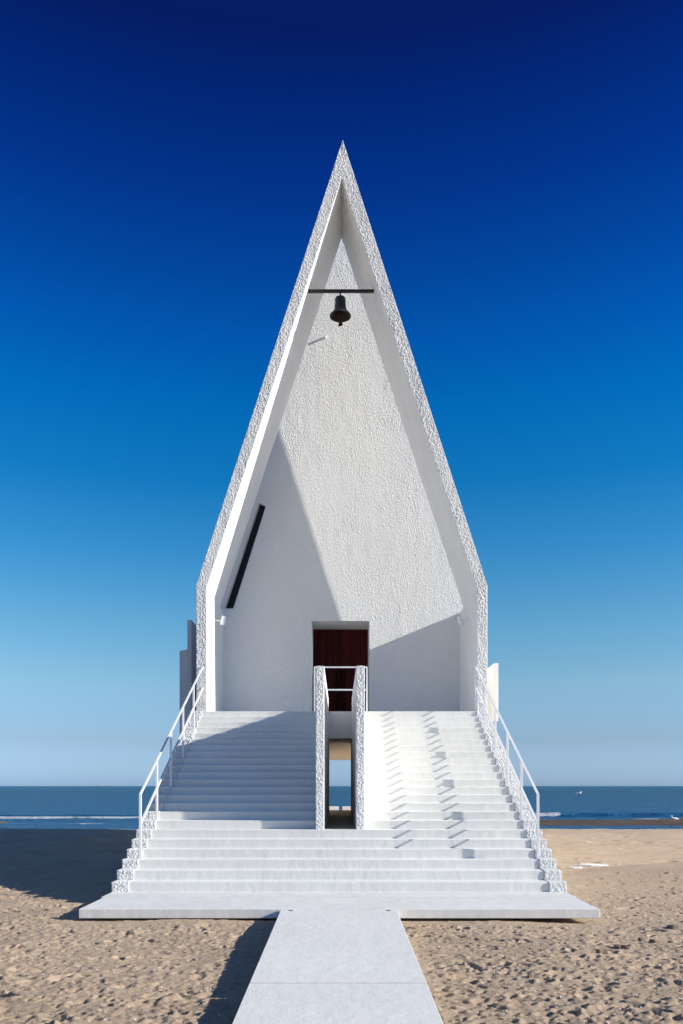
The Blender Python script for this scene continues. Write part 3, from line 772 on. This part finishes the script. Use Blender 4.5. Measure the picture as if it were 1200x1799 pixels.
for k in range(900):
    y = 5.9+(r.random()**1.3)*15; hw = 0.43*y+0.4; x = r.uniform(-hw, hw)
    if abs(x) < 0.88 or (y > 11.0 and abs(x) < 3.8): continue
    z = gz(x, y)+0.003; L = r.uniform(0.006, 0.016)*(2.5 if r.random() < 0.08 else 1); a = r.uniform(0, 3.14)
    d_ = (math.cos(a)*L, math.sin(a)*L); w_ = L*r.uniform(0.3, 0.7); n_ = (-math.sin(a)*w_, math.cos(a)*w_); h_ = w_*0.9
    b_.add([(x-d_[0], y-d_[1], z-0.004), (x+n_[0], y+n_[1], z-0.004), (x+d_[0], y+d_[1], z-0.002), (x-n_[0], y-n_[1], z-0.004), (x+d_[0]*0.2, y+d_[1]*0.2, z+h_)], [(0, 1, 4), (1, 2, 4), (2, 3, 4), (3, 0, 4), (3, 2, 1, 0)])
tag(b_.build('beach_debris', M['stone']), 'dark brown bits of driftwood and gravel strewn over the sand', 'debris', kind='stuff')
# ------------------------------------------------------------------ birds
def gull_flying(px, py, d):
    x, z = X(px, d), Z(py, d)
    root = empty('gull', (x, d, z), 'white gull gliding low over the sea, upper right of the stairs', 'bird')
    b_ = MB(); b_.lathe([(0.005, -0.24), (0.04, -0.16), (0.075, -0.02), (0.07, 0.08), (0.045, 0.15), (0.045, 0.19), (0.03, 0.23), (0.006, 0.26)], (x, d, z), (0.9, -0.3, 0.15), 16)
    b_.add([(x-0.2, d+0.03, z-0.03), (x-0.36, d+0.16, z-0.05), (x-0.36, d-0.0, z-0.06)], [(0, 1, 2)])
    b_.build('body', M['gull'], root, smooth=True)
    for sg in (-1, 1):
        b_ = MB(); pts = []
        for t, c0, c1, up in ((0, -0.08, 0.10, 0), (0.3, -0.10, 0.10, 0.13), (0.6, -0.12, 0.03, 0.17), (0.92, -0.14, -0.10, 0.13)):
            ln = t*(0.9 if sg > 0 else 0.8)
            for c, e_ in ((c0, 0.0), (c1, 0.012)):
                pts.append((x+c+sg*ln*0.62, d+sg*ln*0.5, z+0.03+up+e_*1.0+sg*ln*0.12))
        n = len(pts); pts2 = pts+[(a, b, c-0.012) for a, b, c in pts]
        fs = []
        for i in range(0, n-2, 2): fs += [(i, i+1, i+3, i+2), (n+i, n+i+2, n+i+3, n+i+1), (i, i+2, n+i+2, n+i), (i+1, n+i+1, n+i+3, i+3)]
        fs += [(0, n, n+1, 1), (n-2, n-1, 2*n-1, 2*n-2)]
        b_.add(pts2, fs); b_.build('wing', M['gull'], root)
    b_ = MB(); b_.lathe([(0.014, 0), (0.002, 0.06)], (x+0.23, d-0.077, z+0.038), (0.9, -0.3, 0.1), 8); b_.build('beak', M['beak'], root)
gull_flying(1018.5, 1394.5, 100)
def gull_standing(px, d):
    x = X(px, d); g = gz(x, d)
    root = empty('gull', (x, d, g), 'white gull standing on the wet sand bar at the right edge', 'bird')
    b_ = MB(); b_.lathe([(0.004, -0.28), (0.05, -0.16), (0.085, -0.02), (0.075, 0.10), (0.045, 0.17), (0.01, 0.21)], (x, d, g+0.22), (-1, 0, 0.12), 16)
    b_.lathe([(0.01, -0.1), (0.045, -0.05), (0.042, 0.03), (0.05, 0.08), (0.04, 0.12), (0.008, 0.14)], (x-0.17, d, g+0.30), (-0.3, 0, 1), 14)
    b_.build('body', M['gull'], root, smooth=True)
    b_ = MB(); b_.lathe([(0.004, -0.32), (0.04, -0.15), (0.06, -0.02), (0.04, 0.08), (0.005, 0.12)], (x+0.02, d, g+0.26), (-1, 0, 0.15), 14); b_.build('wing', M['gullgrey'], root, smooth=True)
    b_ = MB(); b_.lathe([(0.014, 0), (0.003, 0.07)], (x-0.24, d, g+0.37), (-1, 0, -0.1), 8); b_.build('beak', M['beak'], root)
    for dx in (-0.02, 0.02):
        b_ = MB(); b_.lathe([(0.008, 0), (0.008, 0.16)], (x+dx, d+dx, g-0.01), seg=8); b_.build('leg', M['beak'], root)
gull_standing(1185, 54.0)

# ------------------------------------------------------------------ boats on the horizon
def boat(px, d, L, label, mast, cab, flip):
    L *= 2.7
    x = X(px, d); z = SEA; f = -1 if flip else 1
    root = empty('fishing_boat', (x, d, z), label, 'boat', 'fishing boats on the horizon')
    hl = [(-0.5, 1.0), (-0.46, 0), (0.40, 0), (0.5, 1.45), (0.38, 1.15), (-0.1, 0.95)]
    b_ = MB(); b_.prism([(x+f*u*L, z+v*L*0.11) for u, v in hl], d-L*0.12, d+L*0.12); b_.build('hull', M['hull'], root)
    b_ = MB(); cx = x+f*cab*L
    b_.box(cx-L*0.09, cx+L*0.09, d-L*0.07, d+L*0.07, z+L*0.10, z+L*0.24); b_.box(cx-L*0.06, cx+L*0.06, d-L*0.05, d+L*0.05, z+L*0.24, z+L*0.29); b_.build('cabin', M['cabin'], root)
    b_ = MB()
    for u, h in mast:
        b_ = MB(); b_.box(x+f*u*L-L*0.012, x+f*u*L+L*0.012, d-0.1, d+0.1, z+L*0.1, z+L*h); b_.build('mast', M['hull'], root)
D = 4000
boat(107.7, D, 6.5, 'leftmost grey fishing boat on the horizon', [(0.1, 0.35)], -0.2, False)
boat(136, D+60, 6.0, 'second fishing boat from the left, alone on the horizon', [(0.0, 0.4), (0.25, 0.3)], -0.1, True)
boat(170, D-80, 7.0, 'third fishing boat from the left with a pale cabin on the horizon', [(0.2, 0.42)], 0.0, False)
boat(187.5, D+100, 7.0, 'fourth fishing boat from the left, left one of a close pair', [(0.1, 0.36)], -0.25, True)
boat(194.8, D+30, 5.2, 'fifth fishing boat from the left, right one of a close pair', [(-0.1, 0.3)], 0.1, False)
boat(247, D+200, 5.0, 'faint fishing boat on the horizon behind the left handrail', [(0.1, 0.35)], -0.2, False)
boat(596, D-100, 3.0, 'tiny boat on the horizon seen through the passage', [(0.0, 0.8)], -0.1, True)
